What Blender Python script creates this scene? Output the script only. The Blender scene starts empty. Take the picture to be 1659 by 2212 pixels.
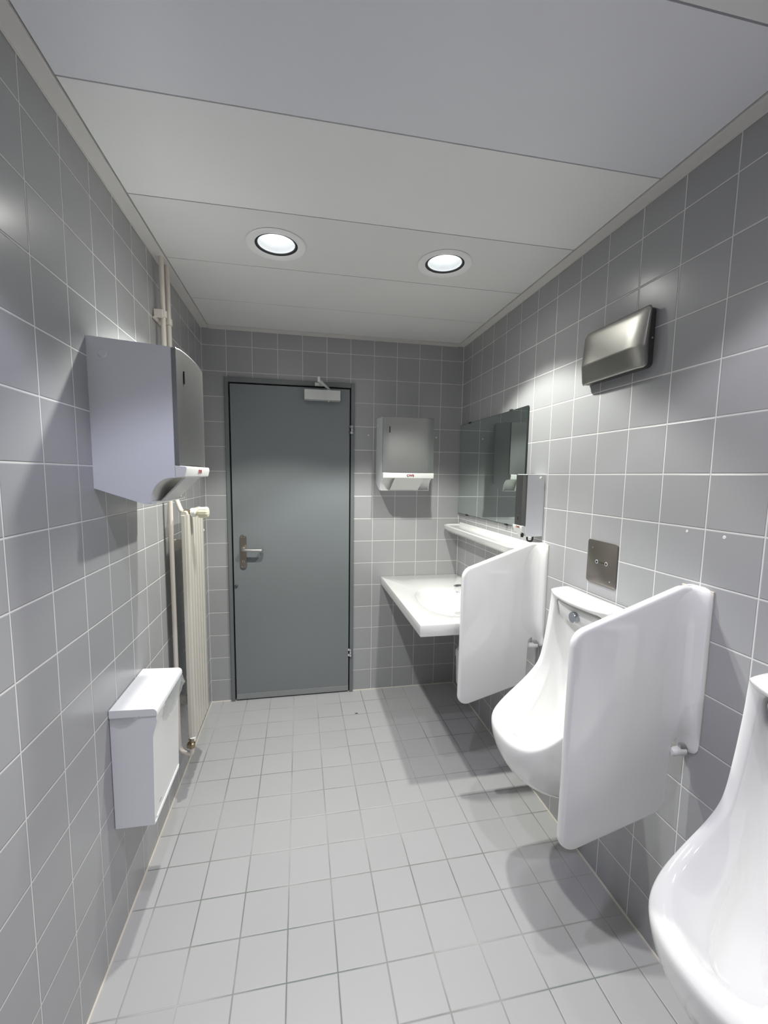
import bpy, bmesh, math, random
from mathutils import Vector, Matrix
random.seed(7)
sc = bpy.context.scene
C = sc.collection
PI = math.pi
# ------------------------------------------------------------------ camera
CAM = (0.57118, -2.75196, 1.47626)
YAW, PITCH, ROLL, FPX = 0.19024, 0.10411, 0.01356, 908.51
def camera():
    cd = bpy.data.cameras.new('camera'); co = bpy.data.objects.new('camera', cd); C.objects.link(co)
    fwd = Vector((math.sin(YAW)*math.cos(PITCH), math.cos(YAW)*math.cos(PITCH), -math.sin(PITCH)))
    right = Vector((math.cos(YAW), -math.sin(YAW), 0)); up = right.cross(fwd)
    r = math.cos(ROLL)*right + math.sin(ROLL)*up; u = -math.sin(ROLL)*right + math.cos(ROLL)*up
    m = Matrix((r, u, -fwd)).transposed().to_4x4(); m.translation = Vector(CAM)
    co.matrix_world = m
    cd.sensor_fit = 'VERTICAL'; cd.sensor_height = 24.0; cd.lens = FPX/2212*24.0
    cd.shift_x = 7.545/2212; cd.shift_y = 17.533/2212
    cd.clip_start = 0.02
    sc.camera = co
camera()
# ------------------------------------------------------------------ world, exposure
w = bpy.data.worlds.new('world'); sc.world = w; w.use_nodes = True
w.node_tree.nodes['Background'].inputs[0].default_value = (0.02, 0.02, 0.02, 1)
sc.view_settings.view_transform = 'Standard'; sc.view_settings.look = 'None'
sc.view_settings.gamma = 1; sc.view_settings.use_curve_mapping = False
sc.view_settings.exposure = 0.12
sc.cycles.max_bounces = 14; sc.cycles.diffuse_bounces = 8; sc.cycles.glossy_bounces = 5
sc.cycles.sample_clamp_indirect = 6; sc.cycles.caustics_reflective = False; sc.cycles.caustics_refractive = False
sc.cycles.use_denoising = True
# lamp settings: rows of recessed lamps, (y, colour, watts)
LAMP_X = (0.49, 1.16)
LAMP_ROWS = ((-1.01, ((0.985, 0.995, 0.93), (0.985, 0.995, 0.93)), 57.0), (-2.21, ((0.78, 0.80, 1.0), (0.97, 0.93, 1.0)), 22.5), (-3.41, ((0.80, 0.81, 1.0), (0.94, 0.91, 1.0)), 13.0))
SPOT_ANGLE, SPOT_BLEND, SPOT_RADIUS = math.radians(107), 0.26, 0.026
WIDE = 0.10        # share of the power that leaves a lamp at wide angles
# ------------------------------------------------------------------ room numbers
W, H, YF = 1.653, 2.345, -4.62
ROW0, ROWP, COLP = 2.2423, 0.1496, 0.151
# ------------------------------------------------------------------ materials
def mat(name, col, rough=0.5, metal=0.0, coat=0.0, spec=0.5, bump=0.0, bscale=200, noise=0.0, nscale=6, aniso=0.0, alpha=1.0):
    m = bpy.data.materials.new(name); m.use_nodes = True; nt = m.node_tree; b = nt.nodes['Principled BSDF']
    b.inputs['Base Color'].default_value = (*col, 1); b.inputs['Roughness'].default_value = rough
    b.inputs['Metallic'].default_value = metal; b.inputs['Coat Weight'].default_value = coat
    b.inputs['Coat Roughness'].default_value = 0.05; b.inputs['Specular IOR Level'].default_value = spec
    b.inputs['Anisotropic'].default_value = aniso; b.inputs['Alpha'].default_value = alpha
    tc = nt.nodes.new('ShaderNodeTexCoord')
    if noise:
        n = nt.nodes.new('ShaderNodeTexNoise'); n.inputs['Scale'].default_value = nscale; n.inputs['Detail'].default_value = 4
        nt.links.new(tc.outputs['Object'], n.inputs['Vector'])
        mx = nt.nodes.new('ShaderNodeMix'); mx.data_type = 'RGBA'
        mx.inputs[6].default_value = (*[c*(1-noise) for c in col], 1); mx.inputs[7].default_value = (*[min(1, c*(1+noise)) for c in col], 1)
        nt.links.new(n.outputs['Fac'], mx.inputs[0]); nt.links.new(mx.outputs[2], b.inputs['Base Color'])
    if bump:
        n = nt.nodes.new('ShaderNodeTexNoise'); n.inputs['Scale'].default_value = bscale; n.inputs['Detail'].default_value = 3
        nt.links.new(tc.outputs['Object'], n.inputs['Vector'])
        bp = nt.nodes.new('ShaderNodeBump'); bp.inputs['Strength'].default_value = bump; bp.inputs['Distance'].default_value = 0.001
        nt.links.new(n.outputs['Fac'], bp.inputs['Height']); nt.links.new(bp.outputs[0], b.inputs['Normal'])
    return m
def brushed(name, col, rough, axis, scale=900):
    """brushed metal: fine streaks running along `axis` (0,1,2 = object x,y,z)"""
    m = mat(name, col, rough, metal=1.0); nt = m.node_tree; b = nt.nodes['Principled BSDF']
    tc = nt.nodes.new('ShaderNodeTexCoord'); mp = nt.nodes.new('ShaderNodeMapping')
    s = [scale, scale, scale]; s[axis] = scale*0.012; mp.inputs['Scale'].default_value = s
    n = nt.nodes.new('ShaderNodeTexNoise'); n.inputs['Scale'].default_value = 1; n.inputs['Detail'].default_value = 2
    nt.links.new(tc.outputs['Object'], mp.inputs[0]); nt.links.new(mp.outputs[0], n.inputs['Vector'])
    r = nt.nodes.new('ShaderNodeMapRange'); r.inputs[3].default_value = rough*0.85; r.inputs[4].default_value = rough*1.15
    nt.links.new(n.outputs['Fac'], r.inputs[0]); nt.links.new(r.outputs[0], b.inputs['Roughness'])
    bp = nt.nodes.new('ShaderNodeBump'); bp.inputs['Strength'].default_value = 0.08; bp.inputs['Distance'].default_value = 0.0003
    nt.links.new(n.outputs['Fac'], bp.inputs['Height']); nt.links.new(bp.outputs[0], b.inputs['Normal'])
    return m
def tile_mat(name, ua, va, uo, vo, up, vp, tile, grout, gw, rough, grout2=None, var=0.03, bumpd=0.0012, coat=0.0):
    """tiles with grout from world position; ua, va = axis index of the two directions"""
    m = bpy.data.materials.new(name); m.use_nodes = True; nt = m.node_tree; L = nt.links; N = nt.nodes
    b = N['Principled BSDF']; g = N.new('ShaderNodeNewGeometry'); sx = N.new('ShaderNodeSeparateXYZ'); L.new(g.outputs['Position'], sx.inputs[0])
    def M(op, a, bb=None, cc=None):
        n = N.new('ShaderNodeMath'); n.operation = op
        for i, v in enumerate((a, bb, cc)):
            if v is None: continue
            if isinstance(v, (int, float)): n.inputs[i].default_value = v
            else: L.new(v, n.inputs[i])
        return n.outputs[0]
    # a slight wobble so that joints are not drawn with a ruler
    wn = N.new('ShaderNodeTexNoise'); wn.inputs['Scale'].default_value = 9; L.new(g.outputs['Position'], wn.inputs['Vector'])
    wob = M('MULTIPLY', M('SUBTRACT', wn.outputs['Fac'], 0.5), 0.0012)
    def axis(a, o, p):
        t = M('DIVIDE', M('ADD', M('SUBTRACT', sx.outputs[a], o), wob), p)
        f = M('FRACT', t); i = M('FLOOR', t)
        return M('MULTIPLY', M('MINIMUM', f, M('SUBTRACT', 1.0, f)), p), i
    du, iu = axis(ua, uo, up); dv, iv = axis(va, vo, vp)
    d = M('MINIMUM', du, dv)
    mr = N.new('ShaderNodeMapRange'); mr.interpolation_type = 'SMOOTHSTEP'; L.new(d, mr.inputs[0])
    mr.inputs[1].default_value = gw*0.5-0.0003; mr.inputs[2].default_value = gw*0.5+0.0004
    cx = N.new('ShaderNodeCombineXYZ'); L.new(iu, cx.inputs[0]); L.new(iv, cx.inputs[1])
    wh = N.new('ShaderNodeTexWhiteNoise'); L.new(cx.outputs[0], wh.inputs['Vector'])
    ns = N.new('ShaderNodeTexNoise'); ns.inputs['Scale'].default_value = 5; ns.inputs['Detail'].default_value = 5; L.new(g.outputs['Position'], ns.inputs['Vector'])
    k = M('ADD', M('MULTIPLY', M('SUBTRACT', wh.outputs['Value'], 0.5), var*2), M('MULTIPLY', M('SUBTRACT', ns.outputs['Fac'], 0.5), var*2))
    k1 = M('ADD', k, 1.0)
    ct = N.new('ShaderNodeVectorMath'); ct.operation = 'SCALE'; ct.inputs[0].default_value = tile; L.new(k1, ct.inputs['Scale'])
    gm = N.new('ShaderNodeMix'); gm.data_type = 'RGBA'; gm.inputs[6].default_value = (*grout, 1); gm.inputs[7].default_value = (*(grout2 or grout), 1)
    gn = N.new('ShaderNodeTexNoise'); gn.inputs['Scale'].default_value = 2.3; gn.inputs['Detail'].default_value = 6; L.new(g.outputs['Position'], gn.inputs['Vector'])
    gr = N.new('ShaderNodeMapRange'); gr.inputs[1].default_value = 0.42; gr.inputs[2].default_value = 0.62; L.new(gn.outputs['Fac'], gr.inputs[0]); L.new(gr.outputs[0], gm.inputs[0])
    mx = N.new('ShaderNodeMix'); mx.data_type = 'RGBA'; L.new(mr.outputs[0], mx.inputs[0]); L.new(gm.outputs[2], mx.inputs[6]); L.new(ct.outputs[0], mx.inputs[7])
    L.new(mx.outputs[2], b.inputs['Base Color'])
    rr = N.new('ShaderNodeMapRange'); rr.inputs[3].default_value = 0.8; rr.inputs[4].default_value = rough; L.new(mr.outputs[0], rr.inputs[0]); L.new(rr.outputs[0], b.inputs['Roughness'])
    b.inputs['Coat Weight'].default_value = coat
    h = N.new('ShaderNodeMapRange'); h.interpolation_type = 'SMOOTHSTEP'; L.new(d, h.inputs[0]); h.inputs[1].default_value = gw*0.35; h.inputs[2].default_value = gw*0.5+0.0022
    fn = N.new('ShaderNodeTexNoise'); fn.inputs['Scale'].default_value = 22; fn.inputs['Detail'].default_value = 2; L.new(g.outputs['Position'], fn.inputs['Vector'])
    hh = M('ADD', h.outputs[0], M('MULTIPLY', fn.outputs['Fac'], 0.10))
    bp = N.new('ShaderNodeBump'); bp.inputs['Distance'].default_value = bumpd; bp.inputs['Strength'].default_value = 0.8
    L.new(hh, bp.inputs['Height']); L.new(bp.outputs[0], b.inputs['Normal'])
    return m
TILE = (0.375, 0.377, 0.384); GROUT = (0.71, 0.71, 0.69)
M_WL = tile_mat('grey wall tiles left', 1, 2, -1.811, ROW0, COLP, ROWP, TILE, GROUT, 0.0033, 0.26)
M_WR = tile_mat('grey wall tiles right', 1, 2, 0.0069, ROW0, 0.1509, ROWP, TILE, GROUT, 0.0033, 0.26)
M_WB = tile_mat('grey wall tiles back', 0, 2, 1.6504, ROW0, 0.1509, ROWP, TILE, GROUT, 0.0033, 0.28)
M_FL = tile_mat('light grey floor tiles', 0, 1, 0.074, 0.0076, 0.15, 0.15, (0.515, 0.51, 0.513), (0.21, 0.24, 0.21), 0.0032, 0.36, grout2=(0.50, 0.49, 0.47), var=0.02)
M_CEIL = [mat('ceiling panel warm', (0.82, 0.82, 0.80), 0.45, noise=0.02), mat('ceiling panel pale', (0.90, 0.90, 0.88), 0.45, noise=0.02), mat('ceiling panel grey bounce', (0.82, 0.825, 0.86), 0.42, noise=0.02)]  # sheet tones differ; grey sheet's lilac cast is bounce light put into colour
M_TRIM = mat('painted ceiling trim', (0.72, 0.70, 0.67), 0.45)
M_DARK = mat('gap shade', (0.02, 0.02, 0.02), 0.8)  # near-black colour standing in for the shade inside gaps
M_CAULK = mat('cream silicone joint', (0.70, 0.66, 0.58), 0.5, noise=0.1, nscale=12)
M_DOOR = mat('slate grey door laminate', (0.205, 0.224, 0.233), 0.36, bump=0.05, bscale=300, noise=0.02)
M_FRAME = mat('slate grey door frame', (0.165, 0.18, 0.187), 0.35)
M_KICK = mat('brushed aluminium strip', (0.33, 0.34, 0.34), 0.45, metal=0.4)
M_CHROME = mat('chrome', (0.82, 0.83, 0.85), 0.08, metal=1)
M_SATIN = brushed('satin steel handle', (0.62, 0.60, 0.58), 0.30, 0)
M_PLATE = brushed('brushed handle plate', (0.36, 0.32, 0.28), 0.38, 2)
M_SILVER = mat('silver painted metal', (0.66, 0.67, 0.66), 0.35, metal=0.2)
M_STEEL = brushed('brushed stainless steel', (0.42, 0.41, 0.385), 0.34, 1)
M_STEELB = brushed('brushed stainless plate', (0.30, 0.275, 0.25), 0.36, 1)
M_STEELD = mat('dark steel edge', (0.16, 0.155, 0.15), 0.4, metal=0.8)  # dark steel of the box behind the housing cover
M_COVER = brushed('brushed dispenser cover', (0.38, 0.38, 0.375), 0.42, 0)
M_COVERD = brushed('dark dispenser cover', (0.20, 0.20, 0.20), 0.4, 2)
M_PLAS = mat('pale grey plastic side', (0.82, 0.83, 0.86), 0.42)
M_PLASW = mat('white plastic', (0.80, 0.80, 0.78), 0.35)
M_BLACK = mat('black rubber', (0.015, 0.015, 0.015), 0.45)
M_RED = mat('dark red print', (0.28, 0.02, 0.03), 0.5)
M_PRINT = mat('dark print', (0.05, 0.045, 0.04), 0.5)
M_CER = mat('white glazed ceramic', (0.87, 0.87, 0.855), 0.10, coat=0.6)
M_CREAM = mat('cream radiator paint', (0.63, 0.60, 0.53), 0.32)
M_PIPE = mat('cream pipe paint', (0.74, 0.68, 0.61), 0.32)
M_HEAD = mat('ivory thermostat plastic', (0.80, 0.75, 0.58), 0.35)
M_BRASS = mat('aged nickel brass', (0.36, 0.29, 0.2), 0.3, metal=1)
M_BIN = mat('white powder coated metal', (0.90, 0.90, 0.92), 0.38)
M_BINF = mat('white bin front', (0.88, 0.88, 0.86), 0.38)
M_RING = mat('white lamp ring', (0.93, 0.93, 0.92), 0.35)
M_REFL = mat('bright lamp reflector', (0.60, 0.62, 0.65), 0.25)
M_MIRROR = mat('mirror glass', (0.74, 0.82, 0.785), 0.008, metal=1)
M_MEDGE = mat('dark mirror edge', (0.03, 0.045, 0.04), 0.2)
M_DARKRUBBER = mat('dark rubber gasket', (0.03, 0.03, 0.035), 0.5)  # dark rubber of the lamp gaskets and mirror clips
def emit(name, col, s):
    m = bpy.data.materials.new(name); m.use_nodes = True; nt = m.node_tree; nt.nodes.remove(nt.nodes['Principled BSDF'])
    e = nt.nodes.new('ShaderNodeEmission'); e.inputs[0].default_value = (*col, 1); e.inputs[1].default_value = s
    nt.links.new(e.outputs[0], nt.nodes['Material Output'].inputs[0]); return m
def film_mat():
    m = bpy.data.materials.new('clear plastic film'); m.use_nodes = True; nt = m.node_tree; N = nt.nodes; L = nt.links
    N.remove(N['Principled BSDF'])
    t = N.new('ShaderNodeBsdfTransparent'); g = N.new('ShaderNodeBsdfGlossy'); g.inputs['Roughness'].default_value = 0.12; g.inputs[0].default_value = (0.9, 0.92, 0.92, 1)
    d = N.new('ShaderNodeBsdfTranslucent'); d.inputs[0].default_value = (0.8, 0.82, 0.82, 1)
    df = N.new('ShaderNodeBsdfDiffuse'); df.inputs[0].default_value = (0.75, 0.77, 0.77, 1)
    a = N.new('ShaderNodeMixShader'); a.inputs[0].default_value = 0.5; L.new(d.outputs[0], a.inputs[1]); L.new(df.outputs[0], a.inputs[2])
    b = N.new('ShaderNodeMixShader'); b.inputs[0].default_value = 0.45; L.new(a.outputs[0], b.inputs[1]); L.new(g.outputs[0], b.inputs[2])
    c = N.new('ShaderNodeMixShader'); c.inputs[0].default_value = 0.55; L.new(t.outputs[0], c.inputs[1]); L.new(b.outputs[0], c.inputs[2])
    L.new(c.outputs[0], N['Material Output'].inputs[0]); return m
M_FILM = film_mat()
# ------------------------------------------------------------------ mesh helpers
def link(name, me, m, parent=None, loc=None, rotz=0, bevel=0, seg=2, sub=0, smooth=35):
    if loc is not None and parent is None and False: pass
    o = bpy.data.objects.new(name, me); C.objects.link(o)
    if m is not None: me.materials.append(m)
    if smooth:
        me.shade_smooth(); me.set_sharp_from_angle(angle=math.radians(smooth))
    if parent: o.parent = parent
    if loc is not None: o.location = loc
    o.rotation_euler = (0, 0, rotz)
    if bevel:
        b = o.modifiers.new('bevel', 'BEVEL'); b.width = bevel; b.segments = seg; b.limit_method = 'ANGLE'; b.angle_limit = math.radians(35); b.harden_normals = True
    if sub:
        s = o.modifiers.new('sub', 'SUBSURF'); s.levels = sub; s.render_levels = sub
    return o
class MB:
    def __init__(s, off=(0, 0, 0)): s.v = []; s.f = []; s.off = Vector(off)
    def add(s, vs, fs):
        n = len(s.v); s.v += [tuple(Vector(p)-s.off) for p in vs]; s.f += [tuple(i+n for i in f) for f in fs]; return s
    def box(s, a, b):
        x0, x1 = sorted((a[0], b[0])); y0, y1 = sorted((a[1], b[1])); z0, z1 = sorted((a[2], b[2]))
        return s.add([(x0, y0, z0), (x1, y0, z0), (x1, y1, z0), (x0, y1, z0), (x0, y0, z1), (x1, y0, z1), (x1, y1, z1), (x0, y1, z1)],
                     [(0, 3, 2, 1), (4, 5, 6, 7), (0, 1, 5, 4), (1, 2, 6, 5), (2, 3, 7, 6), (3, 0, 4, 7)])
    def loft(s, loops, cap0=False, cap1=False, closed=True, ring=False):
        n = len(loops[0]); vs = [p for l in loops for p in l]; fs = []
        m = len(loops)
        for i in range(m if ring else m-1):
            j2 = (i+1) % m
            for j in range(n if closed else n-1):
                k = (j+1) % n; fs.append((i*n+j, i*n+k, j2*n+k, j2*n+j))
        if cap0: fs.append(tuple(range(n))[::-1])
        if cap1: fs.append(tuple((m-1)*n+j for j in range(n)))
        return s.add(vs, fs)
    def prism(s, pts, axis, a, b):
        """extrude a 2D outline; axis 0: pts=(y,z), 1: pts=(x,z), 2: pts=(x,y)"""
        def P(p, c): return (c, p[0], p[1]) if axis == 0 else (p[0], c, p[1]) if axis == 1 else (p[0], p[1], c)
        return s.loft([[P(p, a) for p in pts], [P(p, b) for p in pts]], True, True)
    def tube(s, path, r, n=14, cap=True):
        path = [Vector(p) for p in path]; rs = r if isinstance(r, (list, tuple)) else [r]*len(path)
        loops = []; up = None
        for i, p in enumerate(path):
            t = (path[min(i+1, len(path)-1)]-path[max(i-1, 0)]).normalized()
            if up is None: up = Vector((0, 0, 1)) if abs(t.z) < 0.9 else Vector((1, 0, 0))
            x = t.cross(up).normalized(); y = x.cross(t).normalized(); up = y
            loops.append([p + rs[i]*(math.cos(2*PI*k/n)*x + math.sin(2*PI*k/n)*y) for k in range(n)])
        return s.loft(loops, cap, cap)
    def lathe(s, prof, c=(0, 0, 0), axis='z', n=32, cap0=False, cap1=False):
        """prof = (radius, height)"""
        loops = []
        for r, h in prof:
            l = []
            for k in range(n):
                a = 2*PI*k/n; u, v = r*math.cos(a), r*math.sin(a)
                l.append({'z': (c[0]+u, c[1]+v, c[2]+h), 'x': (c[0]+h, c[1]+u, c[2]+v), 'y': (c[0]+u, c[1]+h, c[2]+v)}[axis])
            loops.append(l)
        return s.loft(loops, cap0, cap1)
    def mesh(s, name):
        me = bpy.data.meshes.new(name); me.from_pydata(s.v, [], s.f); me.validate()
        bm = bmesh.new(); bm.from_mesh(me); bmesh.ops.recalc_face_normals(bm, faces=bm.faces); bm.to_mesh(me); bm.free(); return me
    def build(s, name, m, parent=None, **k): return link(name, s.mesh(name), m, parent, **k)
def rounded(pts, seg=6):
    """pts = (x, y, radius) -> outline with rounded corners"""
    out = []; n = len(pts)
    for i, (x, y, r) in enumerate(pts):
        if r <= 0: out.append((x, y)); continue
        p = Vector((x, y)); a = (Vector(pts[i-1][:2])-p); b = (Vector(pts[(i+1) % n][:2])-p)
        ang = a.angle(b); t = min(r/math.tan(ang/2), a.length*0.49, b.length*0.49); rr = t*math.tan(ang/2)
        a.normalize(); b.normalize(); c = p + (a+b).normalized()*(rr/math.sin(ang/2))
        p0 = p+a*t-c; p1 = p+b*t-c; d = p0.angle_signed(p1)
        for k in range(seg+1):
            q = p0.copy(); q.rotate(Matrix.Rotation(-d*k/seg, 2)); out.append(tuple(c+q))
    return out
def arc_path(pts, r, seg=6):
    """3D polyline with rounded corners"""
    out = [Vector(pts[0])]
    for i in range(1, len(pts)-1):
        p = Vector(pts[i]); a = Vector(pts[i-1])-p; b = Vector(pts[i+1])-p
        t = min(r, a.length*0.49, b.length*0.49); p0 = p+a.normalized()*t; p1 = p+b.normalized()*t
        for k in range(seg+1):
            u = k/seg; out.append(p0*(1-u)**2 + p*2*u*(1-u) + p1*u*u)
    out.append(Vector(pts[-1])); return out
def tag(o, label=None, cat=None, group=None, kind=None):
    if label: o['label'] = label
    if cat: o['category'] = cat
    if group: o['group'] = group
    if kind: o['kind'] = kind
    return o
def thing(name, loc, label, cat, group=None, rotz=0, kind=None):
    o = bpy.data.objects.new(name, None); C.objects.link(o); o.location = loc; o.rotation_euler = (0, 0, rotz); o.empty_display_size = 0.05
    return tag(o, label, cat, group, kind)
def copy_tree(o, parent=None):
    c = o.copy(); C.objects.link(c)
    if parent: c.parent = parent
    for ch in list(o.children): copy_tree(ch, c)
    return c
def lettering(name, txt, size, m, parent, loc, rot, extrude=0.0002, sx=1.0, bold=0.0):
    cu = bpy.data.curves.new('t', 'FONT'); cu.body = txt; cu.size = size; cu.extrude = extrude; cu.align_x = 'CENTER'; cu.align_y = 'CENTER'; cu.offset = bold
    t = bpy.data.objects.new('t', cu); C.objects.link(t); bpy.context.view_layer.update()
    me = bpy.data.meshes.new_from_object(t.evaluated_get(bpy.context.evaluated_depsgraph_get()))
    bpy.data.objects.remove(t); me.materials.clear()
    me.transform(Matrix.Diagonal((sx, 1, 1, 1)))
    o = link(name, me, m, parent, smooth=0); o.location = loc; o.rotation_euler = rot; return o
# ------------------------------------------------------------------ structure
def structure(name, mb, m, **k): return tag(mb.build(name, m, **k), kind='structure')
structure('floor', MB().box((-.1, YF-.1, -.1), (W+.1, .1, 0)), M_FL, smooth=0)
structure('wall_left', MB().box((-.1, YF, 0), (0, 0.1, 2.6)), M_WL, smooth=0)
structure('wall_right', MB().box((W, YF, 0), (W+.1, .1, 2.6)), M_WR, smooth=0)
structure('wall_front', MB().box((-.1, YF-.1, 0), (W+.1, YF, 2.6)), M_WB, smooth=0)
DX0, DX1, DZ = 0.130, 0.915, 2.050
structure('wall_back', MB().box((0, 0, 0), (DX0, .1, 2.6)).box((DX1, 0, 0), (W, .1, 2.6)).box((DX0, 0, DZ), (DX1, .1, 2.6)), M_WB, smooth=0)
structure('trim_1', MB().box((.02, .06, 0), (1.0, .09, 2.1)), M_DARK, smooth=0)   # added black sheet, its colour stands for shade in the door gaps
# ceiling: backing slab with loose sheet panels
structure_ceiling = structure('ceiling', MB().box((-.1, YF-.1, 2.6), (W+.1, .1, 2.7)), M_DARK, smooth=0)
TX0, TX1 = 0.0485, 1.6045
seams = [-0.047, -0.423, -0.818, -1.213, -1.610, -2.005, -2.405, -2.80, -3.20, -3.60, -4.0, -4.4, YF+0.047]
def panel(y0, y1, holes, m):
    z = H; g = 0.0042; y0 += g/2; y1 -= g/2
    mb = MB()
    if not holes:
        mb.box((TX0, y0, z), (TX1, y1, z+.012))
    else:
        cells = [(TX0, (holes[0][0]+holes[1][0])/2, holes[0]), ((holes[0][0]+holes[1][0])/2, TX1, holes[1])]
        for x0, x1, (hx, hy, hr) in cells:
            n = 48; rect = []; circ = []
            cors = [(x1, y1), (x0, y1), (x0, y0), (x1, y0)]
            angs = sorted([2*PI*k/n for k in range(n)] + [math.atan2(c[1]-hy, c[0]-hx) % (2*PI) for c in cors])
            for a in angs:
                dx, dy = math.cos(a), math.sin(a)
                t = min(((x1-hx)/dx if dx > 1e-9 else (x0-hx)/dx if dx < -1e-9 else 1e9), ((y1-hy)/dy if dy > 1e-9 else (y0-hy)/dy if dy < -1e-9 else 1e9))
                rect.append((hx+dx*t, hy+dy*t)); circ.append((hx+dx*hr, hy+dy*hr))
            mb.loft([[(*p, z+.012) for p in rect], [(*p, z) for p in rect], [(*p, z) for p in circ], [(*p, z+.012) for p in circ]])
    me = mb.mesh('ceiling_panel')
    return link('ceiling_panel', me, m, structure_ceiling, smooth=0)
pm = {0: 0, 1: 0, 2: 0, 3: 1, 4: 2, 5: 0}
for i in range(len(seams)-1):
    y1, y0 = seams[i], seams[i+1]
    hs = [(x, r[0], 0.095) for r in LAMP_ROWS for x in LAMP_X if y0 < r[0] < y1]
    panel(y0, y1, hs, M_CEIL[pm.get(i, i % 3)])
def trim(n, a, b, lip):
    mb = MB().box(a, b); mb.box(*lip); return structure('trim_%d' % n, mb, M_TRIM, bevel=.001, seg=1)
trim(2, (0, YF, H-.006), (.045, 0, H+.012), ((0, YF, H-.010), (.004, 0, H+.03)))
trim(3, (W-.045, YF, H-.006), (W, 0, H+.012), ((W-.004, YF, H-.010), (W, 0, H+.03)))
trim(4, (.0455, -.045, H-.006), (W-.0455, 0, H+.012), ((.0455, -.004, H-.010), (W-.0455, 0, H+.03)))
trim(5, (.0455, YF, H-.006), (W-.0455, YF+.045, H+.012), ((.0455, YF, H-.010), (W-.0455, YF+.004, H+.03)))
def joint(n, segs):
    mb = MB()
    for a, b in segs:
        a = Vector(a); b = Vector(b); mb.tube([a, b], 0.0048, 8)
    return structure('trim_%d' % n, mb, M_CAULK)
joint(6, [((0.001, YF, 0.001), (0.001, 0, 0.001))]); joint(7, [((W-.001, YF, .001), (W-.001, 0, .001))])
joint(8, [((0, -.001, .001), (.128, -.001, .001)), ((.918, -.001, .001), (W, -.001, .001))])
M_CORNER = mat('light corner grout', (0.62, 0.62, 0.60), 0.7)
structure('trim_9', MB().tube([(0.0003, -.0003, 0), (0.0003, -.0003, H-.006)], .0022, 8), M_CORNER)
structure('trim_10', MB().tube([(W-.0003, -.0003, 0), (W-.0003, -.0003, H-.006)], .0022, 8), M_CORNER)
# ------------------------------------------------------------------ door
door = thing('door_1', (0.52, 0, 0), 'slate grey door with steel lever handle in the far wall', 'door', kind='structure')
O = (0.52, 0, 0)
fy = -0.016
f = MB(O)
f.box((.127, fy, 0), (.149, .05, 2.060)); f.box((.897, fy, 0), (.919, .05, 2.060)); f.box((.149, fy, 2.032), (.897, .05, 2.060))
f.box((.149, .032, 0), (.163, .05, 2.032)); f.box((.883, .032, 0), (.897, .05, 2.032)); f.box((.163, .032, 2.015), (.883, .05, 2.032))
frame = f.build('door_frame', M_FRAME, door, bevel=.002)
leaf = MB(O).box((.158, -.010, .008), (.889, .030, 2.023)).build('door_leaf', M_DOOR, door, bevel=.0015)
MB(O).box((.159, -.0125, .010), (.888, -.0095, .046)).build('kick_strip', M_KICK, leaf, bevel=.0006)
def hinge(z):
    m = MB(O); x = .899
    for a, b in ((0, .016), (.018, .036), (.038, .054)): m.lathe([(.0001, a), (.0088, a), (.0088, b), (.0001, b)], (x+.004, -.019, z+a*0), n=14)
    m.box((x-.014, -.016, z), (x, -.0105, z+.016)); m.box((x-.014, -.016, z+.038), (x, -.0105, z+.054)); m.box((x, -.022, z+.018), (x+.006, -.014, z+.036))
    m.build('hinge', M_CHROME, door)
hinge(1.743); hinge(.256)
hp = MB(O); out = rounded([(.1985, .879, .019), (.2385, .879, .019), (.2385, 1.097, .019), (.1985, 1.097, .019)], 8)
hp.prism(out, 1, -.0165, -.0095)
plate = hp.build('handle_plate', M_PLATE, leaf, bevel=.001)
for dx in (-.009, .009):
    for z in (.893, 1.083): MB(O).lathe([(.0001, 0), (.0025, 0), (.0028, .002)], (.2185+dx, -.0182, z), 'y', 10, True).build('screw', M_CHROME, plate)
MB(O).lathe([(.0001, -.0022), (.0085, -.0022), (.0095, 0)], (.2185, -.0165, .928), 'y', 24, True).build('keyhole_ring', M_SATIN, plate)
MB(O).box((.2172, -.0192, .923), (.2198, -.0185, .933)).build('keyhole', M_BLACK, plate)
lv = MB(O); lv.tube(arc_path([(.2185, -.012, 1.006), (.2185, -.058, 1.006), (.335, -.058, 1.002), (.335, -.030, 1.002)], .022, 8), .0092, 16)
lv.lathe([(.0001, -.007), (.012, -.007), (.0135, 0)], (.2185, -.0165, 1.006), 'y', 24, True)
lv.build('lever', M_SATIN, leaf)
kb = MB(O); kb.lathe([(.0001, -.011), (.006, -.010), (.010, -.005), (.010, 0)], (.172, -.010, .771), 'y', 18, True); kb.build('rubber_stop', mat('grey rubber', (.09, .09, .095), .6), leaf)
cl = MB(O).box((.602, -.062, 1.942), (.824, -.0105, 2.003)).build('door_closer', M_SILVER, leaf, bevel=.002)
a = MB(O); a.lathe([(.0001, -.006), (.008, -.006), (.008, 0), (.011, 0), (.011, .012), (.0001, .012)], (.752, -.036, 2.003), n=16)
a.lathe([(.0001, 0), (.006, 0), (.006, .006), (.0001, .006)], (.752, -.036, 1.936), n=12)
k0, k1, k2 = Vector((.752, -.036, 2.016)), Vector((.682, -.255, 2.020)), Vector((.700, -.030, 2.040))
def bar(mb, p, q, wd, th):
    t = (q-p).normalized(); s = t.cross(Vector((0, 0, 1))).normalized()*wd/2; u = Vector((0, 0, th/2))
    mb.loft([[p-s-u, p+s-u, p+s+u, p-s+u], [q-s-u, q+s-u, q+s+u, q-s+u]], True, True)
bar(a, k0, k1, .016, .006)
a.build('closer_arm', M_SILVER, cl)
a = MB(O); bar(a, k1+Vector((0, 0, .008)), k2, .012, .006); a.lathe([(.0001, -.012), (.009, -.012), (.009, .016), (.0001, .016)], tuple(k1), n=14)
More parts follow.
